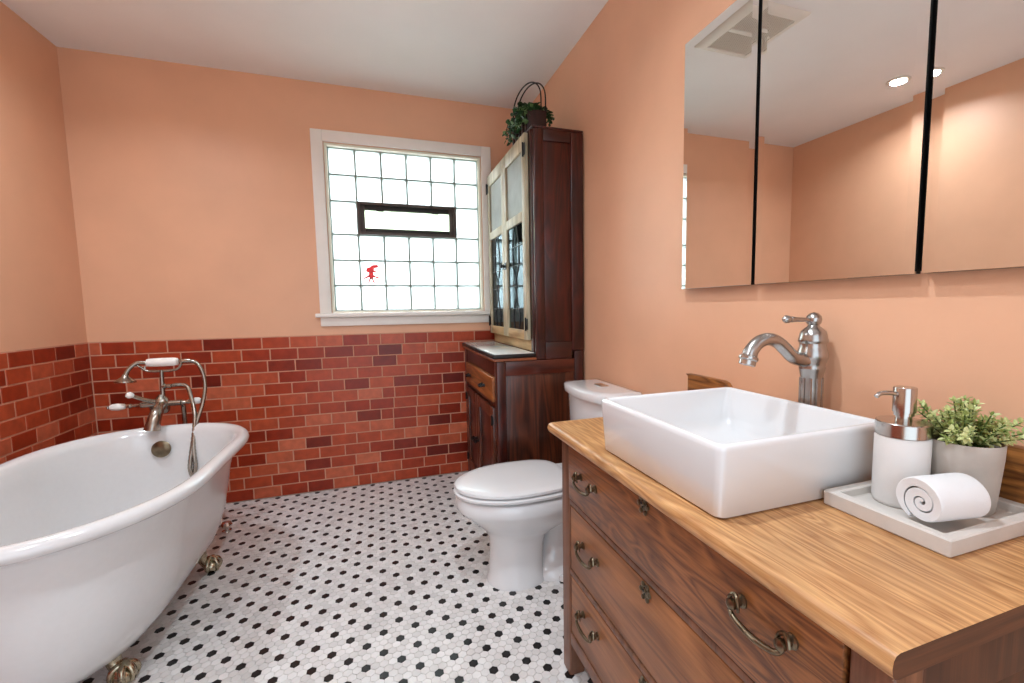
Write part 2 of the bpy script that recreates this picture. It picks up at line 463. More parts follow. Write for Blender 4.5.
# vent sash
vx0, vx1, vz0, vz1 = bx0+pw+.002, bx0+pw*5-.002, zs[3]+.002, zs[4]-.002
def frame_box(bm, x0, x1, z0, z1, t, y0, y1, bev=.002):
    rbox(bm, x0, x0+t, y0, y1, z0, z1, bev); rbox(bm, x1-t, x1, y0, y1, z0, z1, bev)
    rbox(bm, x0+t, x1-t, y0, y1, z0, z0+t, bev); rbox(bm, x0+t, x1-t, y0, y1, z1-t, z1, bev)
bm = B(); frame_box(bm, vx0, vx1, vz0, vz1, .016, .004, .104); vf = fin('vent_frame', bm, M['bronze'], win)
bm = B()
rbox(bm, vx0+.0165, vx0+.042, .02, .07, vz0+.0165, vz1-.0165, .003); rbox(bm, vx1-.042, vx1-.0165, .02, .07, vz0+.0165, vz1-.0165, .003)
fin('sash_stile', bm, M['bronze'], vf)
bm = B()
rbox(bm, vx0+.0425, vx1-.0425, .022, .07, vz0+.0165, vz0+.04, .003); rbox(bm, vx0+.0425, vx1-.0425, .022, .07, vz1-.044, vz1-.0165, .003)
for fx in (.22, .78):
    x = vx0+(vx1-vx0)*fx; rbox(bm, x-.022, x+.022, .012, .03, vz1-.052, vz1-.042, .003)
fin('sash_rail', bm, M['bronzedark'], vf)
bm = B(); rbox(bm, vx0+.04, vx1-.04, .044, .048, vz0+.04, vz1-.04, 0); fin('vent_pane', bm, M['ventpane'], vf)

# red figure stuck on the glass
bm = B()
cx, cz = -1.039, 1.352
def blob(pts, y0=.0215, d=.004, k=4):
    P = [(p.x, p.z) for p in catmull([(a, 0, b) for a, b in pts], k, True)]
    prism(bm, P, (cx, y0, cz), (1, 0, 0), (0, 0, 1), (0, 1, 0), d)
blob([(-.03, .012), (-.026, .032), (-.008, .04), (.008, .052), (.034, .054), (.046, .046), (.036, .036), (.02, .032), (.016, .018), (.0, .008), (-.016, .006)])
blob([(.01, .02), (.03, .014), (.026, .006), (.008, .008)], .0205, .005)
blob([(-.012, .01), (.01, .01), (.013, -.02), (.006, -.034), (-.01, -.034), (-.015, -.016)], .0205, .005)
blob([(-.008, -.004), (-.03, -.02), (-.048, -.03), (-.046, -.036), (-.026, -.03), (-.008, -.016)], .0208)
blob([(.006, -.006), (.026, -.018), (.046, -.024), (.046, -.03), (.024, -.028), (.006, -.018)], .0208)
blob([(-.012, -.03), (-.018, -.05), (-.024, -.062), (-.016, -.062), (-.008, -.046), (-.002, -.03)], .0208)
blob([(0, -.03), (.006, -.048), (.012, -.062), (.02, -.06), (.014, -.044), (.008, -.028)], .0208)
tag(fin('window_sticker', bm, M['red'], loc=(cx, .0205, cz-.06)), 'small red figure shaped sticker on a pane of the glass block window', 'sticker')

# ------------------------------------------------------------------ claw-foot bathtub
tub = thing('bathtub', 'white roll-rim claw-foot bathtub standing by the tiled corner', 'bathtub', (-1.89, -1.15, 0))
TX, YA, YB = -1.92, -.93, -1.30         # centre line, start of the far and near end curves
RZ = .6
def tub_ring(ix, iyf, iyn, z, n=112):
    pts = []
    for k in range(n):
        t = 2*PI*k/n
        c, s = math.cos(t), math.sin(t)
        hx = .372-ix
        if s >= 0:
            e = 2/2.25; hy = .418-iyf
            x = math.copysign(abs(c)**e, c)*hx; y = YA+abs(s)**e*hy
        else:
            e = 2/2.1; hy = .46-iyn
            x = math.copysign(abs(c)**e, c)*hx; y = YB-abs(s)**e*hy
        pts.append((TX+x, y, z))
    return pts
prof = [  # inset side, inset far end, inset near end, z   (outside, from below, over the roll rim, then inside)
 (.34, .36, .4, .09), (.28, .29, .31, .092), (.22, .215, .235, .104), (.18, .175, .165, .134), (.146, .138, .12, .178), (.122, .115, .1, .235),
 (.1, .092, .083, .31), (.085, .078, .072, .4), (.072, .066, .062, .48), (.054, .05, .054, .54),
 (.044, .042, .046, .566),
 (.03, .028, .03, .5645), (.014, .013, .014, .566), (.004, .004, .004, .574), (0, 0, 0, .585), (.004, .004, .004, .597), (.014, .014, .014, .605),
 (.028, .027, .028, .607), (.043, .042, .043, .603), (.055, .052, .055, .592), (.063, .06, .065, .572), (.072, .067, .08, .53), (.086, .078, .11, .45), (.104, .09, .145, .35),
 (.128, .11, .185, .26), (.16, .14, .23, .2), (.21, .19, .29, .168), (.28, .26, .36, .158), (.36, .36, .44, .155)]
bm = B(); loft(bm, [tub_ring(*p) for p in prof]); fin('tub_shell', bm, M['tubpaint'], tub, angle=80)
# overflow plate on the far end wall inside
bm = B(); lathe(bm, [(.001, 0), (.03, .0), (.036, .004), (.037, .009), (.03, .014), (.012, .016), (.001, .0165)], (-1.955, -.592, .512), (0, -1, .12), 28); fin('overflow_plate', bm, M['aged'], tub)
bm = B(); lathe(bm, [(.001, 0), (.034, 0), (.034, .006), (.02, .009), (.001, .009)], (-1.9, -.85, .164), seg=24); fin('tub_drain', bm, M['aged'], tub)
def claw(sx, fy, yc):
    """ball-and-claw foot under the shell; sx: side, fy: end direction"""
    bm = B()
    x0, y0 = TX+sx*(.092 if fy > 0 else .045), yc
    top = Vector((x0, y0, .108)); knee = Vector((x0+sx*.055, y0+fy*.028, .092)); ank = Vector((x0+sx*.065, y0+fy*.03, .06)); toe = Vector((x0+sx*.085, y0+fy*.04, .03))
    tube(bm, catmull([top, knee+Vector((-sx*.02, 0, .035)), knee, ank, toe], 5), [.024, .028, .03, .02, .019, .024], 12)
    lathe(bm, [(.001, 0), (.016, .001), (.026, .01), (.029, .024), (.026, .038), (.014, .048), (.001, .05)], toe+Vector((sx*.004, 0, -.03)), seg=16)
    for q in (-.9, 0, .9, 2.2, -2.2):   # claws gripping the ball
        a = math.atan2(fy*.45, sx)+q
        d = Vector((math.cos(a), math.sin(a), 0)); c = toe+Vector((sx*.004, 0, 0))
        tube(bm, catmull([c+Vector((0, 0, .03)), c+d*.022+Vector((0, 0, .024)), c+d*.032+Vector((0, 0, .002)), c+d*.026+Vector((0, 0, -.018)), c+d*.016+Vector((0, 0, -.027))], 3), [.011, .01, .009, .007, .003], 7)
    # acanthus flare against the shell
    for q in (-1, 1):
        tube(bm, catmull([knee+Vector((0, 0, 0)), knee+Vector((-sx*.008, q*.025, .015)), knee+Vector((-sx*.02, q*.05, .035)), knee+Vector((-sx*.03, q*.065, .05))], 4), [.02, .016, .012, .004], 8)
    return bm
for sx, fy, yc in ((1, 1, -.835), (-1, 1, -.835), (1, -1, -1.36), (-1, -1, -1.36)):
    fin('claw_foot', claw(sx, fy, yc), M['foot'], tub, angle=60)

# ------------------------------------------------------------------ bath faucet (over the rim) and hand shower
FX, FY, FZ = -1.985, -.475, .698
tf = thing('bath_faucet', 'aged nickel bath faucet with white lever handles over the far tub rim', 'faucet', (FX, FY, 0))
bm = B()
lathe(bm, [(.001, 0), (.018, .0), (.026, .008), (.03, .02), (.028, .045), (.032, .052), (.03, .06), (.022, .075), (.012, .085), (.011, .09), (.001, .09)], (FX, FY, FZ-.045), seg=20)
tube(bm, [(FX-.075, FY, FZ), (FX+.075, FY, FZ)], .0135, 14)
fin('valve_body', bm, M['tubmetal'], tf)
for sx in (-1, 1):   # risers behind the tub, carried by the floor
    bm = B()
    tube(bm, catmull([(FX+sx*.062, FY+.01, FZ), (FX+sx*.062, FY+.052, FZ-.02), (FX+sx*.062, FY+.06, FZ-.07), (FX+sx*.062, FY+.06, .3), (FX+sx*.062, FY+.06, .012)], 5), .0105, 12)
    lathe(bm, [(.03, 0), (.029, .006), (.014, .014), (.012, .02)], (FX+sx*.062, FY+.06, .0005), seg=18)
    fin('supply_riser', bm, M['tubmetal'], tf)
bm = B()
tube(bm, catmull([(FX, FY-.012, FZ-.005), (FX+.006, FY-.04, FZ-.006), (FX+.012, FY-.075, FZ-.012), (FX+.014, FY-.105, FZ-.03), (FX+.01, FY-.122, FZ-.06), (FX+.004, FY-.128, FZ-.095)], 5), [.021, .022, .023, .024, .026, .031], 16)
fin('spout', bm, M['tubmetal'], tf)
def lever(p0, p1, name='lever_handle'):
    bm = B(); a, b = Vector(p0), Vector(p1); d = (b-a).normalized(); Ln = (b-a).length
    lathe(bm, [(.011, 0), (.013, .006), (.008, .012), (.007, Ln*.3), (.011, Ln*.34), (.011, Ln*.4), (.007, Ln*.44), (.007, Ln*.5)], a, d, 14)
    o = fin(name, bm, M['tubmetal'], tf)
    bm = B(); lathe(bm, [(.008, Ln*.5), (.013, Ln*.54), (.0165, Ln*.72), (.015, Ln*.9), (.009, Ln*.98), (.001, Ln)], a, d, 16)
    fin('porcelain_grip', bm, M['porc'], o)['label'] = 'white porcelain grip'
    bm = B(); lathe(bm, [(.007, Ln), (.008, Ln*1.03), (.004, Ln*1.07), (.001, Ln*1.08)], a, d, 10); fin('lever_finial', bm, M['tubmetal'], o)
lever((FX-.075, FY, FZ), (FX-.19, FY-.02, FZ+.002))
lever((FX+.075, FY, FZ), (FX+.158, FY-.01, FZ+.006))
bm = B(); tube(bm, [(FX-.02, FY-.014, FZ+.012), (FX-.052, FY-.035, FZ+.03), (FX-.085, FY-.06, FZ+.055)], [.012, .0095, .009], 12); dv = fin('diverter_lever', bm, M['tubmetal'], tf)
bm = B(); lathe(bm, [(.001, -.014), (.009, -.012), (.0145, -.002), (.0145, .006), (.009, .014), (.001, .016)], (FX-.09, FY-.064, FZ+.059), (-.8, -.6, .4), 16); fin('porcelain_knob', bm, M['porc'], dv)['label'] = 'white porcelain knob'
bm = B()   # standpipe and cradle
tube(bm, [(FX+.006, FY, FZ+.03), (FX+.01, FY, FZ+.16)], [.0105, .008], 12)
CZ = FZ+.155
tube(bm, catmull([(FX-.09, FY, CZ+.04), (FX-.066, FY, CZ+.02), (FX-.045, FY, CZ+.004), (FX+.01, FY, CZ), (FX+.065, FY, CZ+.004), (FX+.085, FY, CZ+.024), (FX+.09, FY, CZ+.044)], 6), .0058, 10)
tube(bm, [(FX-.052, FY, CZ+.003), (FX-.053, FY, CZ+.026)], .0045, 8)
fin('shower_cradle', bm, M['tubmetal'], tf)
bm = B(); lathe(bm, [(.009, 0), (.012, .004), (.012, .012), (.008, .016), (.01, .022), (.01, .034), (.007, .036)], (FX+.008, FY, FZ+.082), (1, 0, 0), 14); fin('hose_outlet', bm, M['tubmetal'], tf)

hs = thing('hand_shower', 'telephone style hand shower with white grip resting in the bath faucet cradle', 'hand shower', (FX, FY, CZ+.03))
GZ = CZ+.042
bm = B(); lathe(bm, [(.009, -.062), (.017, -.058), (.0195, -.045), (.0205, 0), (.0195, .045), (.017, .058), (.009, .062)], (FX+.017, FY-.002, GZ), (1, 0, 0), 20); fin('grip', bm, M['porc'], hs)['label'] = 'white porcelain grip'
bm = B()
tube(bm, catmull([(FX-.046, FY-.002, GZ), (FX-.075, FY-.004, GZ+.002), (FX-.096, FY-.01, GZ-.012), (FX-.112, FY-.018, GZ-.036), (FX-.118, FY-.022, GZ-.056)], 6), [.0085, .009, .0085, .0095, .012], 12)
lathe(bm, [(.011, 0), (.015, .01), (.03, .022), (.039, .03), (.0395, .036), (.034, .038), (.001, .0385)], (FX-.118, FY-.022, GZ-.048), (-.04, -.1, -1), 22)
fin('shower_head', bm, M['tubmetal'], hs)
bm = B(); lathe(bm, [(.008, 0), (.01, .005), (.0095, .04), (.008, .046)], (FX+.08, FY-.002, GZ), (1, 0, .05), 14); fin('hose_ferrule', bm, M['tubmetal'], hs)
bm = B()
hp = [(FX+.12, FY-.002, GZ), (FX+.148, FY-.006, GZ-.008), (FX+.172, FY-.012, GZ-.05), (FX+.182, FY-.02, GZ-.12), (FX+.175, FY-.045, GZ-.2), (FX+.155, FY-.08, GZ-.29),
      (FX+.15, FY-.12, GZ-.38), (FX+.158, FY-.14, GZ-.47), (FX+.15, FY-.15, GZ-.52), (FX+.138, FY-.145, GZ-.47), (FX+.146, FY-.11, GZ-.36), (FX+.148, FY-.07, GZ-.25),
      (FX+.125, FY-.03, GZ-.16), (FX+.104, FY-.008, GZ-.118), (FX+.07, FY, GZ-.111), (FX+.045, FY, GZ-.113)]
P = catmull(hp, 12)
tube(bm, P, [.0092 if k % 2 else .008 for k in range(len(P))], 10)
fin('shower_hose', bm, M['tubmetal'], hs)

bm = B()   # shut-off knob on the floor behind the tub
lathe(bm, [(.022, 0), (.021, .005), (.009, .009), (.009, .018), (.012, .02), (.022, .024), (.026, .036), (.02, .048), (.008, .053), (.001, .054)], (-1.79, -.40, .0005), seg=18)
tag(fin('supply_valve', bm, M['chrome'], loc=(-1.79, -.40, 0)), 'small round chrome valve on the floor behind the bathtub', 'valve')

# ------------------------------------------------------------------ toilet
toi = thing('toilet', 'white two-piece toilet with closed lid between hutch and dresser', 'toilet', (-.4, -1.29, 0))
TY = -1.29
def egg(xf, xb, hw, z, n=56, yo=0, p=2.15):
    """plan outline with rounded front at xf (towards -x) and blunter back at xb"""
    xm = xf+(xb-xf)*.52
    pts = []
    for k in range(n):
        t = 2*PI*k/n; c, s = math.cos(t), math.sin(t)
        e = 2/(2.05 if c < 0 else 2.9)
        x = xm+math.copysign(abs(c)**e, c)*((xm-xf) if c < 0 else (xb-xm))
        pts.append((x, TY+yo+math.copysign(abs(s)**e, s)*hw, z))
    return pts
def lidr(xf, xb, hw, z, n=56):
    xm = -.49; pts = []
    for k in range(n):
        t = 2*PI*k/n; c, s = math.cos(t), math.sin(t)
        e = 2/(2.05 if c < 0 else 4.5)
        x = xm+math.copysign(abs(c)**e, c)*((xm-xf) if c < 0 else (xb-xm))
        taper = 1 if c < 0 else 1-.1*((x-xm)/(xb-xm))**2
        pts.append((x, TY+math.copysign(abs(s)**(2/(2.05 if c < 0 else 3.6)), s)*hw*taper, z))
    return pts
bm = B()
secs = [(-.628, -.39, .112, .0), (-.626, -.392, .111, .012), (-.618, -.395, .1, .04), (-.614, -.395, .094, .1), (-.614, -.39, .093, .16), (-.62, -.375, .1, .2), (-.64, -.32, .12, .232),
        (-.678, -.26, .148, .265), (-.71, -.24, .167, .296), (-.737, -.232, .181, .322), (-.745, -.228, .183, .332), (-.746, -.228, .184, .376), (-.738, -.236, .176, .382),
        (-.71, -.27, .15, .382), (-.69, -.28, .135, .373), (-.66, -.31, .11, .32), (-.6, -.36, .07, .26)]
loft(bm, [egg(*s) for s in secs]); fin('bowl', bm, M['china'], toi, angle=70)
bm = B()   # trapway body and foot behind the pedestal
secs = [(-.46, -.07, .122, .0), (-.46, -.07, .12, .018), (-.45, -.08, .1, .04), (-.41, -.09, .07, .07), (-.39, -.1, .062, .13), (-.38, -.08, .066, .2), (-.36, -.05, .085, .27), (-.35, -.03, .135, .335), (-.34, -.03, .165, .37), (-.34, -.03, .165, .382)]
loft(bm, [egg(*s) for s in secs])
fin('trapway_base', bm, M['china'], toi, angle=70)
bm = B(); lathe(bm, [(.016, 0), (.016, .008), (.012, .018), (.001, .022)], (-.34, TY-.122, .012), seg=14); fin('bolt_cap', bm, M['china'], toi)
bm = B()
loft(bm, [egg(-.74, -.25, .177, .389), egg(-.752, -.246, .189, .392), egg(-.753, -.246, .19, .401), egg(-.747, -.25, .184, .4055)]); 
for bx, by in ((-.7, .08), (-.7, -.08), (-.4, .14), (-.4, -.14)):
    lathe(bm, [(.008, -.0235), (.008, 0)], (bx, TY+by, .4055), seg=8); lathe(bm, [(.008, 0), (.008, .007)], (bx, TY+by, .4055), seg=8)
fin('seat', bm, M['seat'], toi, angle=50)
bm = B()
loft(bm, [lidr(-.74, -.283, .177, .4105), lidr(-.749, -.277, .186, .4135), lidr(-.748, -.278, .185, .4235), lidr(-.74, -.286, .177, .4285), lidr(-.715, -.31, .153, .4308), lidr(-.6, -.4, .07, .4318)])
rbox(bm, -.288, -.234, TY-.1, TY+.1, .3905, .4225, .008, 3)
fin('lid', bm, M['seat'], toi, angle=50)
def tank_ring(xf, hy, z, bow=.03, r=.03, xb=-.02):
    pts = []
    n = 14
    for k in range(n+1):      # bowed front from +y to -y
        t = -1+2*k/n
        y = hy*t
        x = xf+bow*t*t + (.018*max(0, (abs(t)-.86)/.14)**2)
        pts.append((x, TY+y, z))
    pts += [(xb-r*.3, TY+hy, z), (xb, TY+hy-.012, z), (xb, TY-hy+.012, z), (xb-r*.3, TY-hy, z)]
    return pts
bm = B(); loft(bm, [tank_ring(-.195, .16, .405), tank_ring(-.2, .17, .42), tank_ring(-.206, .185, .6), tank_ring(-.21, .188, .738)]); fin('tank', bm, M['china'], toi, angle=50)
bm = B(); loft(bm, [tank_ring(-.214, .19, .7385), tank_ring(-.226, .2, .742, xb=-.016), tank_ring(-.228, .202, .752, xb=-.014), tank_ring(-.228, .202, .77, xb=-.014), tank_ring(-.222, .197, .777, xb=-.018), tank_ring(-.19, .17, .7795, xb=-.04)])
tl = fin('tank_lid', bm, M['china'], toi, angle=50)
bm = B(); rbox(bm, -.118, -.082, TY-.036, TY+.036, .7785, .785, .002); fb = fin('flush_button', bm, M['chrome'], tl); fb['label'] = 'chrome flush button'

# ------------------------------------------------------------------ hutch in the corner
HN, HF = -.92, -.046
LX, UX = -.475, -.275
hut = thing('hutch', 'tall dark red-brown wooden hutch with glazed upper doors in the corner by the window', 'hutch', (-.24, -.48, 0))
bm = B()   # lower case: side panels, back, bottom, plinth
rbox(bm, LX+.03, -.012, HF-.02, HF, .012, .862, .002)
rbox(bm, -.03, -.012, HN+.022, HF-.022, .03, .862, .001)
rbox(bm, LX+.02, -.032, HN+.022, HF-.022, .06, .08, .001)
rbox(bm, LX+.02, -.032, HN+.022, HF-.022, .62, .638, .001)
fin('lower_case', bm, M['inside'], hut)
bm = B()   # near side, lower: framed panel facing the camera
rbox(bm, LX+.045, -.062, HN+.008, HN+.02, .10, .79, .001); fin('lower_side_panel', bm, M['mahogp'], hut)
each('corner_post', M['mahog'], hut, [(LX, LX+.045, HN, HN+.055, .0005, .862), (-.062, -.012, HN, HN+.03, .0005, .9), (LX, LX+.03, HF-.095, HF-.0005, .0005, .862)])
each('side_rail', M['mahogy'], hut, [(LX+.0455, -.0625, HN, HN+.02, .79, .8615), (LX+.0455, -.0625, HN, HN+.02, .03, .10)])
each('front_rail', M['mahog'], hut, [(LX+.001, LX+.028, HN+.0555, HF-.0955, z0, z1) for z0, z1 in ((.782, .862), (.628, .65), (.03, .085))], .002)
# drawer
bm = B(); rbox(bm, LX-.012, LX+.012, HN+.058, HF-.098, .653, .779, .004, 3); rbox(bm, LX+.012, LX+.3, HN+.075, HF-.115, .656, .76, .001)
dr = fin('drawer', bm, M['drawerw'], hut)
def cup_pull(y, z, par):
    bm = B(); lathe(bm, [(.008, 0), (.008, .006), (.006, .012)], (LX-.012, y-.025, z), (-1, 0, 0), 10); lathe(bm, [(.008, 0), (.008, .006), (.006, .012)], (LX-.012, y+.025, z), (-1, 0, 0), 10)
    tube(bm, catmull([(LX-.02, y-.03, z), (LX-.034, y-.022, z-.004), (LX-.036, y, z-.006), (LX-.034, y+.022, z-.004), (LX-.02, y+.03, z)], 4), .006, 8)
    fin('drawer_pull', bm, M['black'], par)
cup_pull(-.27, .712, dr); cup_pull(-.66, .712, dr)
for y0, y1, ks in ((HF-.098, -.474, -1), (-.478, HN+.058, 1)):
    bm = B(); a, b = max(y0, y1), min(y0, y1)
    frame_pts = ((a, a-.055, .09, .624), (b+.055, b, .09, .624))
    for p, q, z0, z1 in frame_pts: rbox(bm, LX-.012, LX+.01, q, p, z0, z1, .003)
    rbox(bm, LX-.012, LX+.01, b+.0552, a-.0552, .09, .15, .003); rbox(bm, LX-.012, LX+.01, b+.0552, a-.0552, .565, .624, .003)
    d = fin('cupboard_door', bm, M['mahogp'], hut)
    bm = B(); rbox(bm, LX-.004, LX+.006, b+.05, a-.05, .145, .57, .001); fin('door_panel', bm, M['mahog'], d)
    bm = B(); yk = b+.028 if ks < 0 else a-.028
    lathe(bm, [(.008, 0), (.006, .01), (.013, .018), (.015, .026), (.008, .033), (.001, .034)], (LX-.012, yk, .36), (-1, 0, 0), 14); fin('door_knob', bm, M['black'], d)
    bm = B(); yh = a-.004 if ks < 0 else b+.004
    for zz in (.16, .56):
        bm = B(); rbox(bm, LX-.016, LX-.0122, yh-.016, yh+.016, zz-.02, zz+.02, .001); tube(bm, [(LX-.018, yh, zz-.025), (LX-.018, yh, zz+.025)], .004, 8)
        fin('door_hinge', bm, M['black'], d)
# worktop
bm = B(); rbox(bm, LX-.014, UX+.004, HN-.006, HF, .8625, .876, .004, 3); fin('ledge', bm, M['ledge'], hut)
bm = B(); rbox(bm, LX-.016, UX+.004, HN+.004, HF, .8765, .896, .003); wt = fin('worktop', bm, M['blackgap'], hut)
wt['label'] = 'black edged white enamel worktop'
bm = B(); rbox(bm, LX-.008, UX-.004, HN+.014, HF-.006, .8955, .9, .002); fin('enamel_surface', bm, M['enamtop'], wt)
# upper case
bm = B()
rbox(bm, UX+.012, -.012, HF-.02, HF, .8965, 1.985, .002); rbox(bm, -.03, -.012, HN+.022, HF-.0205, .8965, 1.975, .001)
rbox(bm, UX+.012, -.031, HN+.022, HF-.0205, 1.30, 1.318, .001); rbox(bm, UX+.012, -.031, HN+.022, HF-.0205, 1.6, 1.618, .001); rbox(bm, UX+.012, -.031, HN+.022, HF-.0205, .9, .916, .001)
fin('upper_case', bm, M['inside'], hut)
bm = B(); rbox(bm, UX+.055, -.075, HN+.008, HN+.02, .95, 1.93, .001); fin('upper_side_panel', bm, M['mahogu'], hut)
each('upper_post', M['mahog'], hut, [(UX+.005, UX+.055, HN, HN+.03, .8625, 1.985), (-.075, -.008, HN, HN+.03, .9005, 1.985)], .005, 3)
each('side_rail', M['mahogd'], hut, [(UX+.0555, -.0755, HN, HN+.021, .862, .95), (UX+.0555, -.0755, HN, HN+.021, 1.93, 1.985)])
bm = B(); rbox(bm, UX-.004, -.008, HN-.002, HF, 1.9855, 1.996, .004, 3); fin('hutch_top', bm, M['mahog'], hut)
bm = B()   # face frame
rbox(bm, UX, UX+.022, HN+.0305, HN+.068, .8965, 1.985, .002)
fin('face_stile', bm, M['mahog'], hut)
bm = B(); rbox(bm, UX+.001, UX+.022, HN+.0685, HF-.0205, .901, .955, .002); fin('face_rail', bm, M['stripw'], hut)
bm = B(); rbox(bm, UX+.001, UX+.022, HN+.0685, HF-.0205, 1.975, 1.985, .002); fin('face_rail', bm, M['mahog'], hut)
DX0, DX1 = UX-.022, UX-.001
Z0, Z1, ZM0, ZM1 = .958, 1.982, 1.565, 1.615
for (ya, yb, hinge) in ((HF-.006, -.447, 1), (-.451, HN+.066, -1)):
    s = .052
    bm = B(); rbox(bm, DX0, DX1, ya-s, ya, Z0, Z1, .003); rbox(bm, DX0, DX1, yb, yb+s, Z0, Z1, .003)
    rbox(bm, DX0, DX1, yb+s, ya-s, Z1-.075, Z1, .003); rbox(bm, DX0, DX1, yb+s, ya-s, ZM0, ZM1, .003)
    d = fin('glazed_door', bm, M['strip'], hut); d['label'] = 'pale stripped wood glazed door'
    bm = B(); rbox(bm, DX0, DX1, yb+s+.0002, ya-s-.0002, Z0, Z0+.05, .003); fin('door_rail', bm, M['stripw'], d)
    bm = B(); rbox(bm, DX0+.009, DX0+.012, yb+s, ya-s, ZM1, Z1-.075, 0); fin('upper_pane', bm, M['frost'], d)['label'] = 'cloudy grey glass pane'
    bm = B(); rbox(bm, DX0+.009, DX0+.012, yb+s, ya-s, Z0+.05, ZM0, 0); fin('lower_pane', bm, M['doorglass'], d)['label'] = 'clear pane with diamond lead lines'
    bm = B(); y0, y1 = yb+s, ya-s; zz0, zz1 = Z0+.05, ZM0; Hh = zz1-zz0; w = y1-y0
    ym = (y0+y1)/2
    for sg in (-1, 1):
        pts = [(DX0+.008, ym+sg*w*.2*a, zz0+Hh*t) for t, a in ((0, .75), (.14, 1.0), (.43, -.35), (.62, 0.9), (.80, 1.0), (1, .35))]
        tube(bm, pts, .0034, 6)
    for t in (.2, .42, .62, .8): 
        rbox(bm, DX0+.0055, DX0+.0085, y0, y1, zz0+Hh*t-.0014, zz0+Hh*t+.0014, 0)
    fin('lead_lines', bm, M['rubber'], d)
    yh = ya-.004 if hinge > 0 else yb+.004
    for zz in (1.04, 1.9):
        bm = B(); rbox(bm, DX0-.004, DX0-.0002, yh-.022, yh+.022, zz-.028, zz+.028, .001); tube(bm, [(DX0-.006, yh, zz-.034), (DX0-.006, yh, zz+.034)], .0045, 8)
        fin('door_hinge', bm, M['black'], d)
bm = B(); rbox(bm, DX0-.006, DX0-.0002, -.49, -.455, 1.345, 1.385, .002); rbox(bm, DX0-.006, DX0-.0002, -.443, -.418, 1.35, 1.38, .002)
lathe(bm, [(.007, 0), (.006, .012), (.012, .018), (.012, .026), (.001, .03)], (DX0-.006, -.472, 1.365), (-1, 0, 0), 12); tube(bm, [(DX0-.012, -.475, 1.365), (DX0-.012, -.425, 1.365)], .004, 8)
fin('door_latch', bm, M['black'], hut)

# ------------------------------------------------------------------ basket with ivy on the hutch
BX0, BX1, BY0, BY1, BZ = -.268, -.16, -.82, -.56, 1.9965
bk = thing('planter_basket', 'dark slatted wooden basket with tall wire handle on top of the hutch', 'basket', ((BX0+BX1)/2, (BY0+BY1)/2, BZ))
bm = B(); rbox(bm, BX0, BX1, BY0, BY1, BZ, BZ+.012, .002); rbox(bm, BX0+.004, BX1-.004, BY0, BY0+.01, BZ+.012, BZ+.115, .002)
for k in range(5):
    y = BY0+.03+(BY1-BY0-.04)*k/4
    rbox(bm, BX0, BX0+.008, y-.012, y+.012, BZ+.012, BZ+.115, .002); rbox(bm, BX1-.008, BX1, y-.012, y+.012, BZ+.012, BZ+.115, .002)
rbox(bm, BX0+.004, BX1-.004, BY1-.01, BY1, BZ+.012, BZ+.115, .002)
fin('slatted_box', bm, M['darkwood'], bk)
bm = B()
for xx in ((BX0+BX1)/2-.012, (BX0+BX1)/2+.012):
    xs = lambda c: xx-.035*c
    pts = [(xs(1), BY1-.004, BZ+.06)]+[(xs(math.cos(a)), (BY0+BY1)/2+math.cos(a)*.126, BZ+.182+math.sin(a)*.108) for a in [PI*k/8 for k in range(9)]]+[(xs(-1), BY0+.004, BZ+.1)]
    tube(bm, catmull(pts, 4), .0035, 8)
fin('wire_handle', bm, M['black'], bk)
def leaves(bm, lay, spots, size, r2, tone=(0, 1), wide=.42):
    for p, d in spots:
        d = Vector(d).normalized(); s = size*r2.uniform(.7, 1.25)
        side = d.cross(Vector((r2.uniform(-.4, .4), r2.uniform(-.4, .4), 1))).normalized(); up = side.cross(d).normalized()
        w = s*wide
        a = Vector(p); cup = up*s*.12
        pts = [a, a+d*s*.35+side*w+cup, a+d*s*.72+side*w*.8+cup*.8, a+d*s, a+d*s*.72-side*w*.8+cup*.8, a+d*s*.35-side*w+cup]
        m0, m1 = a+d*s*.36, a+d*s*.7
        v = [bm.verts.new(q) for q in pts]; c0, c1 = bm.verts.new(m0), bm.verts.new(m1)
        t = r2.uniform(*tone)
        for f in ((v[0], v[1], c0), (v[1], v[2], c1, c0), (v[2], v[3], c1), (v[3], v[4], c1), (v[4], v[5], c0, c1), (v[5], v[0], c0)):
            bm.faces.new(f)[lay] = t
iv = thing('ivy_plant', 'trailing green ivy spilling from the basket on the hutch', 'plant', ((BX0+BX1)/2, (BY0+BY1)/2, BZ+.013))
r3 = random.Random(4)
bm = B(); lay = bm.faces.layers.float.new('tone'); bs = B()
for k in range(54):
    y = r3.uniform(BY0+.015, BY1-.02); x = r3.uniform(BX0+.02, BX1-.02)
    st = Vector((x, y, BZ+.085))
    m = k % 3
    if m == 0: dv_ = Vector((-1, r3.uniform(-.4, .9), r3.uniform(.1, .6)))
    elif m == 1: dv_ = Vector((r3.uniform(.2, 1), r3.uniform(-.5, .2), r3.uniform(.2, .8)))
    else: dv_ = Vector((r3.uniform(-.6, .4), r3.uniform(-.6, .9), r3.uniform(.4, 1)))
    ln = r3.uniform(.05, .105); dv_.normalize()
    sag = .6 if m == 0 else .35
    path = [st, st+dv_*ln*.4+Vector((0, 0, .03)), st+dv_*ln*.8+Vector((0, 0, .01)), st+dv_*ln*1.05+Vector((0, 0, -.1*sag if m == 0 else -.03))]
    C_ = catmull(path, 4); tube(bs, C_, .0016, 5)
    sp = []
    for q in C_[3:]:
        for _ in range(2): sp.append((q, (r3.uniform(-1, 1), r3.uniform(-1, 1), r3.uniform(-.8, .6))))
    leaves(bm, lay, sp, .026, r3, (0, .55) if m else (.1, 1))
fin('ivy_leaves', bm, M['ivy'], iv, smooth=False)
fin('ivy_stems', bs, M['soil'], iv)
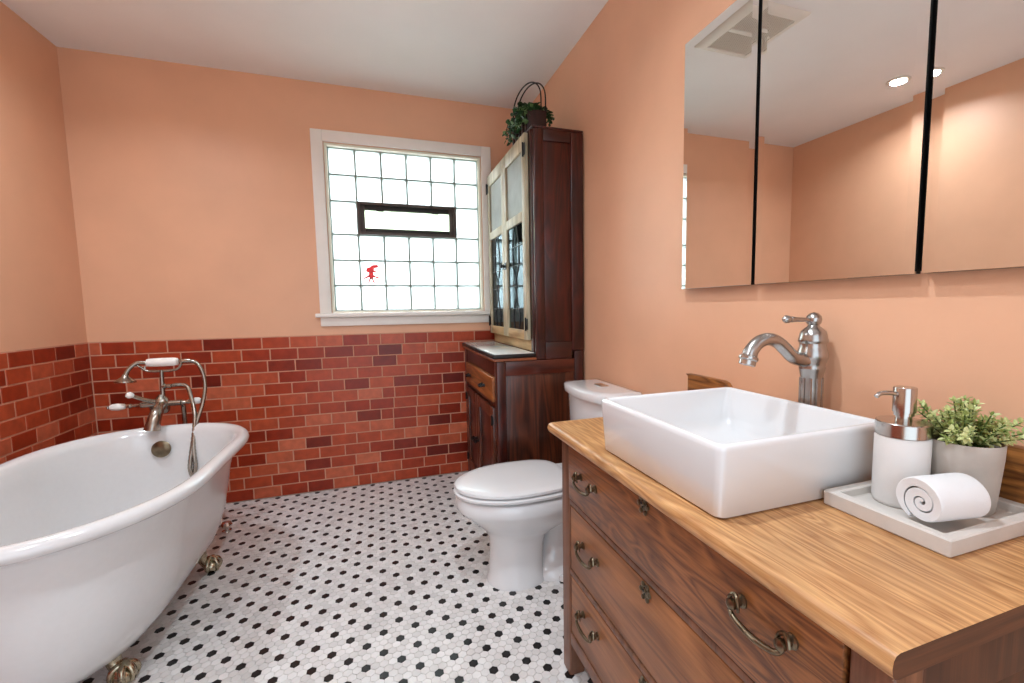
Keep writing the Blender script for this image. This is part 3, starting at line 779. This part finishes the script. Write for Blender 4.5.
bm = B(); rbox(bm, BX0+.011, BX1-.011, BY0+.014, BY1-.014, BZ+.0135, BZ+.085, .004); fin('root_ball', bm, M['soil'], iv)

# ------------------------------------------------------------------ dresser vanity
DN, DF = -2.742, -1.803       # near and far ends of the case
PXF = -.5                      # front plane of the posts
dz = thing('dresser', 'antique oak three-drawer dresser used as the sink vanity', 'dresser', (-.26, -2.27, 0))
bm = B()
CT = .769
topr = lambda ins, z: [(p[0], max(p[1], -2.754), z) for p in rrect(-.2635, -2.2625, .2615-ins, .5065-ins+.014, .012, 5)]
loft(bm, [topr(.012, .7395), topr(.005, .741), topr(.0012, .746), topr(0, .754), topr(.0015, .7625), topr(.005, .767), topr(.011, CT)])
top = fin('dresser_top', bm, M['oaktop'], dz, angle=60); top.data.materials.append(M['endshade'])
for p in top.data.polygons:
    if p.normal.y < -.9: p.material_index = 1  # near end face takes the wood with shade in its colour
top['label'] = 'golden oak top with rounded edge'
for x0, x1, y0, y1 in ((PXF, PXF+.05, DF-.054, DF), (PXF, PXF+.05, DN, DN+.05), (-.06, -.012, DF-.05, DF), (-.06, -.012, DN, DN+.05)):
    bm = B(); rbox(bm, x0, x1, y0, y1, .0005, .739, .005, 3); fin('leg', bm, M['oakpost'], dz)
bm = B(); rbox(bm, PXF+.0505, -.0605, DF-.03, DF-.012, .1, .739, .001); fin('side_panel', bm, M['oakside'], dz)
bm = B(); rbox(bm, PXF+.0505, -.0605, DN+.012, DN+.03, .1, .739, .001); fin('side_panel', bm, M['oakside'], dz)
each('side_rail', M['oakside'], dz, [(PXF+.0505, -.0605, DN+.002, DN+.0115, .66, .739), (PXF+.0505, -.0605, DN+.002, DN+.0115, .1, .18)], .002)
YI0, YI1 = DN+.0505, DF-.0545
for z0, z1 in ((.548, .5645), (.332, .348), (.108, .147)):
    bm = B(); rbox(bm, PXF+.001, PXF+.04, YI0, YI1, z0, z1, .003); fin('front_rail', bm, M['oakpost'], dz)
bm = B(); rbox(bm, -.03, -.02, YI0, YI1, .1, .739, 0); rbox(bm, PXF+.05, -.03, YI0+.03, YI1-.03, .1, .107, 0); fin('carcass', bm, M['inside'], dz)
def bail(y, z, par, x):
    bm = B()
    for s in (-.044, .044):
        lathe(bm, [(.0105, 0), (.0105, .003), (.0065, .006), (.006, .014), (.0085, .018), (.0085, .024), (.003, .027), (.001, .0272)], (x, y+s, z), (-1, 0, 0), 14)
        P = [(x-.014, y+s*.86, z-.011), (x-.017, y+s*.78, z), (x-.016, y+s*.86, z+.01), (x-.014, y+s, z+.0135), (x-.016, y+s*1.15, z+.009), (x-.017, y+s*1.22, z)]
        tube(bm, catmull(P, 4), [.002, .003, .0034, .003], 7)
    P = [(x-.02, y-.044, z-.001), (x-.0215, y-.045, z-.009), (x-.024, y-.036, z-.0145), (x-.0255, y-.012, z-.0185), (x-.0255, y+.012, z-.0185), (x-.024, y+.036, z-.0145), (x-.0215, y+.045, z-.009), (x-.02, y+.044, z-.001)]
    tube(bm, catmull(P, 5), [.0036, .0036, .004, .0048, .0048, .004, .0036, .0036], 9)
    fin('bail_handle', bm, M['aged'], par)
def escut(y, z, par, x):
    bm = B(); pts = []
    n = 60
    for k in range(n):
        a = 2*PI*k/n; r = .0155+.003*math.cos(6*a)
        pts.append((math.cos(a)*r, math.sin(a)*r*1.05))
    prism(bm, pts, (x, y, z), (0, 1, 0), (0, 0, 1), (-1, 0, 0), .0025)
    for a in [k*PI/3+PI/6*0 for k in range(6)]:
        lathe(bm, [(.0055, 0), (.005, .003), (.001, .0045)], (x-.002, y+math.cos(a)*.0155, z+math.sin(a)*.0165), (-1, 0, 0), 8)
    lathe(bm, [(.006, 0), (.006, .0035), (.0035, .005)], (x-.002, y, z+.005), (-1, 0, 0), 10)
    o = fin('keyhole_plate', bm, M['aged'], par)
    bm = B(); lathe(bm, [(.003, 0), (.003, .0016), (.001, .0017)], (x-.0062, y, z+.005), (-1, 0, 0), 8); rbox(bm, x-.0052, x-.0042, y-.0012, y+.0012, z-.006, z+.003, 0); fin('keyhole', bm, M['blackgap'], o)
for z0, z1, zh, ze, mt, fx in ((.567, .737, .662, .717, 'oakfront', -.503), (.350, .5455, .465, .5255, 'oakfront2', -.497), (.149, .3295, .262, .309, 'oakfront2', -.497)):
    bm = B(); rbox(bm, fx, fx+.02, YI0+.004, YI1-.004, z0+.002, z1-.0015, .003, 2); rbox(bm, fx+.0205, -.06, YI0+.03, YI1-.03, z0+.01, z1-.03, 0)
    d = fin('drawer', bm, M[mt], dz)
    bail(-1.992, zh, d, fx); bail(-2.575, zh+.018, d, fx); escut(-2.262, ze, d, fx)
# backsplash boards on the top against the wall
bm = B(); prism(bm, [(-1.775, .7695), (-1.775, .886), (-1.765, .893), (-1.935, .893), (-1.95, .888), (-1.965, .873), (-1.972, .85), (-1.975, .7695)], (-.022, 0, 0), (0, 1, 0), (0, 0, 1), (1, 0, 0), .02)
fin('backsplash_board', bm, M['oakback'], dz, angle=25)
bm = B(); rbox(bm, -.022, -.002, -2.75, -2.555, .7695, .886, .003); fin('backsplash_board', bm, M['oakback'], dz)

# ------------------------------------------------------------------ vessel sink
SX0, SX1, SY0, SY1 = -.494, -.092, -2.468, -2.043
sk = thing('vessel_sink', 'white square ceramic vessel sink sitting on the oak dresser top', 'sink', (-.288, -2.252, CT))
bm = B()
scx, scy, shx, shy = (SX0+SX1)/2, (SY0+SY1)/2, (SX1-SX0)/2, (SY1-SY0)/2
rr_ = lambda ins, z, r: [(p[0], p[1], z) for p in rrect(scx, scy, shx-ins, shy-ins, r, 6)]
ST = .9
loft(bm, [rr_(.03, CT+.0005, .02), rr_(.01, CT+.0012, .018), rr_(.006, CT+.005, .018), rr_(.0, ST-.012, .016), rr_(.0005, ST-.005, .016), rr_(.004, ST-.001, .015), rr_(.009, ST, .013), rr_(.0135, ST-.002, .012), rr_(.0155, ST-.008, .012),
          rr_(.024, CT+.055, .03), rr_(.032, CT+.035, .04), rr_(.05, CT+.024, .05), rr_(.1, CT+.02, .06), rr_(.17, CT+.017, .015)])
fin('basin', bm, M['china'], sk, angle=50)
bm = B(); lathe(bm, [(.001, 0), (.022, 0), (.022, .004), (.015, .007), (.001, .008)], (scx, scy, CT+.0178), seg=22); fin('sink_drain', bm, M['chrome'], sk)

# sink faucet
QX, QY = -.05, -2.262
KZ = .92
ff = thing('sink_faucet', 'tall brushed nickel single-lever faucet behind the vessel sink', 'faucet', (QX, QY, CT))
bm = B()
lathe(bm, [(.03, 0.0005), (.03, .006), (.026, .01), (.0225, .016)], (QX, QY, CT), seg=28)
lathe(bm, [(r*1.06, h*KZ) for r, h in [(.0225, .014), (.0222, .14), (.022, .19), (.0225, .205), (.0255, .222), (.0262, .226), (.025, .23), (.027, .24), (.031, .252), (.031, .262), (.0285, .272), (.0265, .28), (.0265, .288), (.029, .292), (.0295, .297), (.0285, .301),
           (.0275, .308), (.025, .318), (.018, .326), (.0125, .331), (.011, .335)]], (QX, QY, CT), seg=28)
for k in range(10):
    a = 2*PI*k/10
    tube(bm, [(QX+0.0228*math.cos(a), QY+0.0228*math.sin(a), CT+.02*KZ), (QX+0.0228*math.cos(a), QY+0.0228*math.sin(a), CT+.2*KZ)], .0035, 6)
fin('faucet_body', bm, M['nickel'], ff, angle=35)
bm = B()
sp = [(QX-.012, QY, CT+.228), (QX-.035, QY, CT+.2285), (QX-.06, QY+.001, CT+.236), (QX-.083, QY+.002, CT+.255), (QX-.106, QY+.003, CT+.272), (QX-.132, QY+.004, CT+.279), (QX-.157, QY+.005, CT+.273), (QX-.175, QY+.006, CT+.257), (QX-.183, QY+.006, CT+.242)]
tube(bm, catmull(sp, 6), [.0195, .016, .015, .0148, .0145, .0142, .0145, .0155, .0165], 18)
fin('spout', bm, M['nickel'], ff, angle=60)
bm = B(); lathe(bm, [(.0165, 0), (.0205, .004), (.0205, .009), (.0175, .012), (.0175, .022), (.014, .023), (.001, .0232)], (QX-.182, QY+.006, CT+.245), (-.3, 0, -1), 20); fin('aerator', bm, M['nickel'], ff)
bm = B()
lathe(bm, [(.011, 0), (.0155, .006), (.017, .014), (.015, .022), (.009, .028), (.001, .031)], (QX, QY, CT+.333*KZ), seg=20)
lathe(bm, [(.006, .012), (.0045, .02), (.0058, .06), (.007, .068), (.0055, .072), (.0085, .078), (.009, .086), (.005, .092), (.001, .094)], (QX, QY, CT+.347*KZ), (-1, 0, .04), 14)
fin('lever_handle', bm, M['nickel'], ff)

# ------------------------------------------------------------------ tray, dispenser, towel, plant
RX0, RX1, RY0, RY1 = -.268, -.0235, -2.664, -2.472
def rr2(ins, z, r=.004): return [(p[0], p[1], z) for p in rrect((RX0+RX1)/2, (RY0+RY1)/2, (RX1-RX0)/2-ins, (RY1-RY0)/2-ins, r, 3)]
bm = B(); loft(bm, [rr2(.002, CT+.0005), rr2(0, CT+.003), rr2(0, CT+.025), rr2(.002, CT+.027), rr2(.016, CT+.027), rr2(.018, CT+.025), rr2(.02, CT+.014), rr2(.022, CT+.0125)])
tag(fin('vanity_tray', bm, M['concrete'], loc=((RX0+RX1)/2, (RY0+RY1)/2, CT), angle=30), 'grey concrete tray at the end of the dresser top beside the sink', 'tray')
TZ = CT+.013
PXD, PYD = -.164, -2.532
sd = thing('soap_dispenser', 'white stoneware soap dispenser with brushed steel pump on the concrete tray', 'soap dispenser', (PXD, PYD, TZ))
bm = B(); lathe(bm, [(.001, 0), (.036, 0), (.0385, .0025), (.0392, .008), (.0392, .114), (.038, .118), (.001, .1185)], (PXD, PYD, TZ), seg=40); fin('bottle', bm, M['stone'], sd)
bm = B(); lathe(bm, [(.038, .1185), (.0395, .1195), (.0395, .141), (.038, .1425), (.012, .143), (.012, .148)], (PXD, PYD, TZ), seg=40); fin('pump_collar', bm, M['steel'], sd)
bm = B(); lathe(bm, [(.0115, .145), (.0115, .152), (.0145, .1525), (.0145, .158), (.0165, .1585), (.0165, .1995), (.0155, .201), (.001, .2015)], (PXD, PYD, TZ), seg=28)
tube(bm, catmull([(PXD-.008, PYD+.002, TZ+.189), (PXD-.03, PYD+.008, TZ+.192), (PXD-.043, PYD+.012, TZ+.191), (PXD-.05, PYD+.014, TZ+.186)], 4), [.0045, .004, .0038, .0036], 10)
fin('pump_head', bm, M['steel'], sd)

# rolled towel
def towel():
    bm = B(); a_end = 2.6*2*PI-1.1
    A = Vector((-.242, -2.607, 0)); Bp = Vector((-.152, -2.6226, 0)); ax = (Bp-A).normalized(); sd_ = Vector((-ax.y, ax.x, 0))
    cz = TZ+.042; R0 = .043; turns = 2.6
    sp_ = (R0-.003)/turns
    outl, inl = [], []
    n = 120
    for k in range(n+1):
        t = k/n; a = t*turns*2*PI; r = .003+(R0-.003)*t
        o = r*(1+.015*math.sin(a*2.3)); i = max(o-sp_*min(1, .3+1.5*t)*.84, .0006)
        if t > .93: o -= (t-.93)/.07*sp_*.55
        ang = -a+a_end
        outl.append((math.cos(ang)*o*1.0, math.sin(ang)*o*.98)); inl.append((math.cos(ang)*i*1.0, math.sin(ang)*i*.98))
    def sect(s, f, push):
        L_ = (Bp-A).length; c = A+ax*(L_*s)
        c = Vector((c.x, c.y, cz))
        O = [c+sd_*x*f+Vector((0, 0, max(z*f, -.0412)))+ax*push*(1-(x*x+z*z)/(R0*R0)) for x, z in outl]
        I = [c+sd_*x*f+Vector((0, 0, max(z*f, -.0406)))+ax*push*(1-(x*x+z*z)/(R0*R0)) for x, z in inl]
        return O, I
    ss = [(0, .95, .004), (.02, .985, .004), (.06, 1, .002), (.25, 1.01, 0), (.5, 1.0, 0), (.75, 1.01, 0), (.94, 1, -.002), (.98, .985, -.003), (1, .95, -.003)]
    rows = []
    for s, f, p in ss:
        O, I = sect(s, f, p); rows.append(([bm.verts.new(q) for q in O], [bm.verts.new(q) for q in I]))
    for (o0, i0), (o1, i1) in zip(rows[:-1], rows[1:]):
        for k in range(n):
            bm.faces.new((o0[k], o0[k+1], o1[k+1], o1[k])); bm.faces.new((i0[k], i1[k], i1[k+1], i0[k+1]))
        bm.faces.new((o0[n], i0[n], i1[n], o1[n])); bm.faces.new((o0[0], o1[0], i1[0], i0[0]))
    for o, i in (rows[0], rows[-1]):
        for k in range(n): bm.faces.new((o[k], i[k], i[k+1], o[k+1]))
    return bm
tag(fin('rolled_towel', towel(), M['terry'], loc=(-.17, -2.605, TZ), angle=60), 'small white rolled towel lying on the concrete tray', 'towel')

PPX, PPY = -.088, -2.580
pp = thing('potted_plant', 'pale green leafy plant in a grey stone pot at the wall end of the tray', 'plant', (PPX, PPY, TZ))
bm = B(); lathe(bm, [(.001, 0), (.041, 0), (.0432, .003), (.0495, .09), (.0502, .113), (.049, .115), (.047, .113), (.0465, .102)], (PPX, PPY, TZ+.0003), seg=36, caps=False); fin('pot', bm, M['pot'], pp, angle=40)
bm = B(); lathe(bm, [(.0455, .096), (.0455, .102), (.02, .105), (.001, .106)], (PPX, PPY, TZ), seg=24); fin('potting_soil', bm, M['soil'], pp)
r4 = random.Random(9)
bm = B(); lay = bm.faces.layers.float.new('tone'); bs = B()
for k in range(64):
    a = r4.uniform(0, 2*PI); el = r4.uniform(.3, 1.5)
    d = Vector((math.cos(a)*math.cos(el), math.sin(a)*math.cos(el), math.sin(el)))
    st = Vector((PPX+math.cos(a)*.02*r4.random(), PPY+math.sin(a)*.02*r4.random(), TZ+.102))
    ln = r4.uniform(.04, .072)
    if st.x+d.x*ln > -.02: d.x = (-.022-st.x)/ln
    pts = catmull([st, st+d*ln*.5+Vector((0, 0, .006)), st+d*ln+Vector((0, 0, .006))], 5)
    tube(bs, pts, .0011, 5)
    sp = []
    for i, q in enumerate(pts[2:]):
        for s in range(3):
            b_ = 2*PI*s/3+i*1.1
            u = d.orthogonal().normalized(); w = d.cross(u)
            dd = (u*math.cos(b_)+w*math.sin(b_))*.9+d*.55
            if q.x+dd.x*.013 > -.006: dd.x = -abs(dd.x)
            sp.append((q, dd))
    sp.append((pts[-1], d))
    t0 = r4.uniform(.1, .6)
    leaves(bm, lay, sp, .0105, r4, (t0, min(1, t0+.5)), .27)
fin('foliage', bm, M['leaf'], pp, smooth=False)
fin('plant_stems', bs, M['leaf'], pp)

# ------------------------------------------------------------------ mirrored cabinet
MX = -.03
mc = thing('mirror_cabinet', 'frameless three-door mirrored medicine cabinet above the sink', 'mirror cabinet', (0, -2.25, 1.18))
MZ0, MZ1 = 1.1805, 1.968
bm = B(); rbox(bm, -.012, -.0008, -2.86, -1.75, MZ0+.006, MZ1-.006, .001); fin('cabinet_body', bm, M['blackgap'], mc)
for ya, yb in ((-2.049, -1.745), (-2.4545, -2.0615), (-2.865, -2.4665)):
    bm = B(); rbox(bm, MX+.006, -.0125, ya, yb, MZ0, MZ1, .0005)
    d = fin('mirror_door', bm, M['blackgap'], mc)
    bm = B(); bv = .02
    rect = lambda ins, x: [(x, ya+ins, MZ0+ins*.03), (x, yb-ins, MZ0+ins*.03), (x, yb-ins, MZ1-ins*.03), (x, ya+ins, MZ1-ins*.03)]
    loft(bm, [rect(0, MX+.0055), rect(0, MX+.0006), rect(bv, MX)], True, True)
    fin('bevelled_mirror', bm, M['mirror'], d, smooth=False)

# ------------------------------------------------------------------ ceiling vent and lights (vent and tub light seen in the mirror, doorway-end light added)
vt = thing('ceiling_vent', 'square white exhaust vent grille on the ceiling reflected in the mirror', 'vent', (-.82, -1.19, H))
VX0, VX1, VY0, VY1 = -.99, -.65, -1.39, -.99
bm = B()
fr = lambda ins, z: [(p[0], p[1], z) for p in rrect((VX0+VX1)/2, (VY0+VY1)/2, (VX1-VX0)/2-ins, (VY1-VY0)/2-ins, .008, 3)]
loft(bm, [fr(0, H-.0005), fr(.003, H-.006), fr(.03, H-.02), fr(.045, H-.022), fr(.05, H-.012)], False, False); fin('vent_frame', bm, M['ventw'], vt)
bm = B(); rbox(bm, VX0+.05, VX1-.05, VY0+.05, VY1-.05, H-.006, H-.001, 0); fin('vent_back', bm, M['ventdark'], vt)
bm = B(); rbox(bm, VX0+.051, VX1-.051, (VY0+VY1)/2-.012, (VY0+VY1)/2+.012, H-.02, H-.007, .002); fin('vent_bar', bm, M['ventw'], vt)
bm = B()
for k in range(26):
    x = VX0+.056+(VX1-VX0-.112)*k/25
    for y0, y1 in ((VY0+.051, (VY0+VY1)/2-.013), ((VY0+VY1)/2+.013, VY1-.051)): rbox(bm, x-.002, x+.002, y0, y1, H-.018, H-.008, 0)
fin('vent_louvre', bm, M['ventw'], vt, smooth=False)

def downlight(x, y, label, power, spread=130):
    t = thing('recessed_light', label, 'ceiling light', (x, y, H))
    bm = B(); lathe(bm, [(.042, -.0005), (.06, -.0005), (.062, -.003), (.058, -.007), (.046, -.008), (.042, -.004)], (x, y, H), seg=32, caps=False); fin('trim_ring', bm, M['ventw'], t)
    bm = B(); lathe(bm, [(.001, -.004), (.0415, -.004), (.0415, -.0008), (.001, -.0008)], (x, y, H), seg=32); fin('lamp_lens', bm, M['lamp'], t)
    l = bpy.data.lights.new('downlight', 'AREA'); l.shape = 'DISK'; l.size = .08; l.energy = power; l.color = (.82, .95, 1.06); l.spread = math.radians(spread)
    o = bpy.data.objects.new('downlight_lamp', l); COL.objects.link(o); o.location = (x, y, H-.012)
    return t
LP = globals().get('LP', None) or dict(tub=5, van=6.5, mid=5.5, win=70, world=.95, door=2.5, exp=0.86)
downlight(-2.07, -1.08, 'lit recessed ceiling light above the bathtub, reflected in the mirror', LP['tub'], 150)
downlight(-.85, -2.2, 'recessed ceiling light above the front of the dresser', LP['van'], 150)
downlight(-1.55, -2.75, 'added recessed fill light near the doorway end of the ceiling', LP['mid'], 150)  # unseen downlight added as fill

# daylight, plus an added fill at the doorway
w = bpy.data.worlds.new('world'); S.world = w; w.use_nodes = True
bg = w.node_tree.nodes['Background']; bg.inputs['Color'].default_value = (.82, .95, 1.06, 1); bg.inputs['Strength'].default_value = LP['world']
def area(name, loc, rot, sx, sy, e, c):
    l = bpy.data.lights.new(name, 'AREA'); l.shape = 'RECTANGLE'; l.size = sx; l.size_y = sy; l.energy = e; l.color = c
    o = bpy.data.objects.new(name, l); COL.objects.link(o); o.location = loc; o.rotation_euler = rot
    return o
area('window_daylight', (-.8, .5, 1.6), (math.radians(-90), 0, 0), 1.7, 1.6, LP['win'], (.82, .95, 1.06))
area('doorway_fill', (-1.07, YF-.4, 1.25), (math.radians(90), 0, 0), 1.6, 2.0, LP['door'], (.8, .94, 1.08))  # fill lamp added outside the doorway, behind the camera

# ------------------------------------------------------------------ camera
f, cx, cy = 450.8, 539.16, 347.36
yaw, pit, rol = .3388, .0899, -.0142
fw = Vector((math.sin(yaw)*math.cos(pit), math.cos(yaw)*math.cos(pit), -math.sin(pit)))
rt = Vector((math.cos(yaw), -math.sin(yaw), 0)); up = rt.cross(fw)
r_, u_ = rt*math.cos(rol)+up*math.sin(rol), up*math.cos(rol)-rt*math.sin(rol)
cd = bpy.data.cameras.new('camera'); cam = bpy.data.objects.new('camera', cd); COL.objects.link(cam)
mw = Matrix((r_, u_, -fw)).transposed().to_4x4(); mw.translation = Vector((-1.0025, -3.0393, 1.1279))
cam.matrix_world = mw
cd.sensor_fit = 'HORIZONTAL'; cd.sensor_width = 36; cd.lens = f/1024*36
cd.shift_x = -(cx-512)/1024; cd.shift_y = (cy-341.5)/1024; cd.clip_start = .02
S.camera = cam
v = S.view_settings
v.view_transform = 'Standard'; v.look = 'None'; v.exposure = LP['exp']; v.gamma = 1; v.use_curve_mapping = False
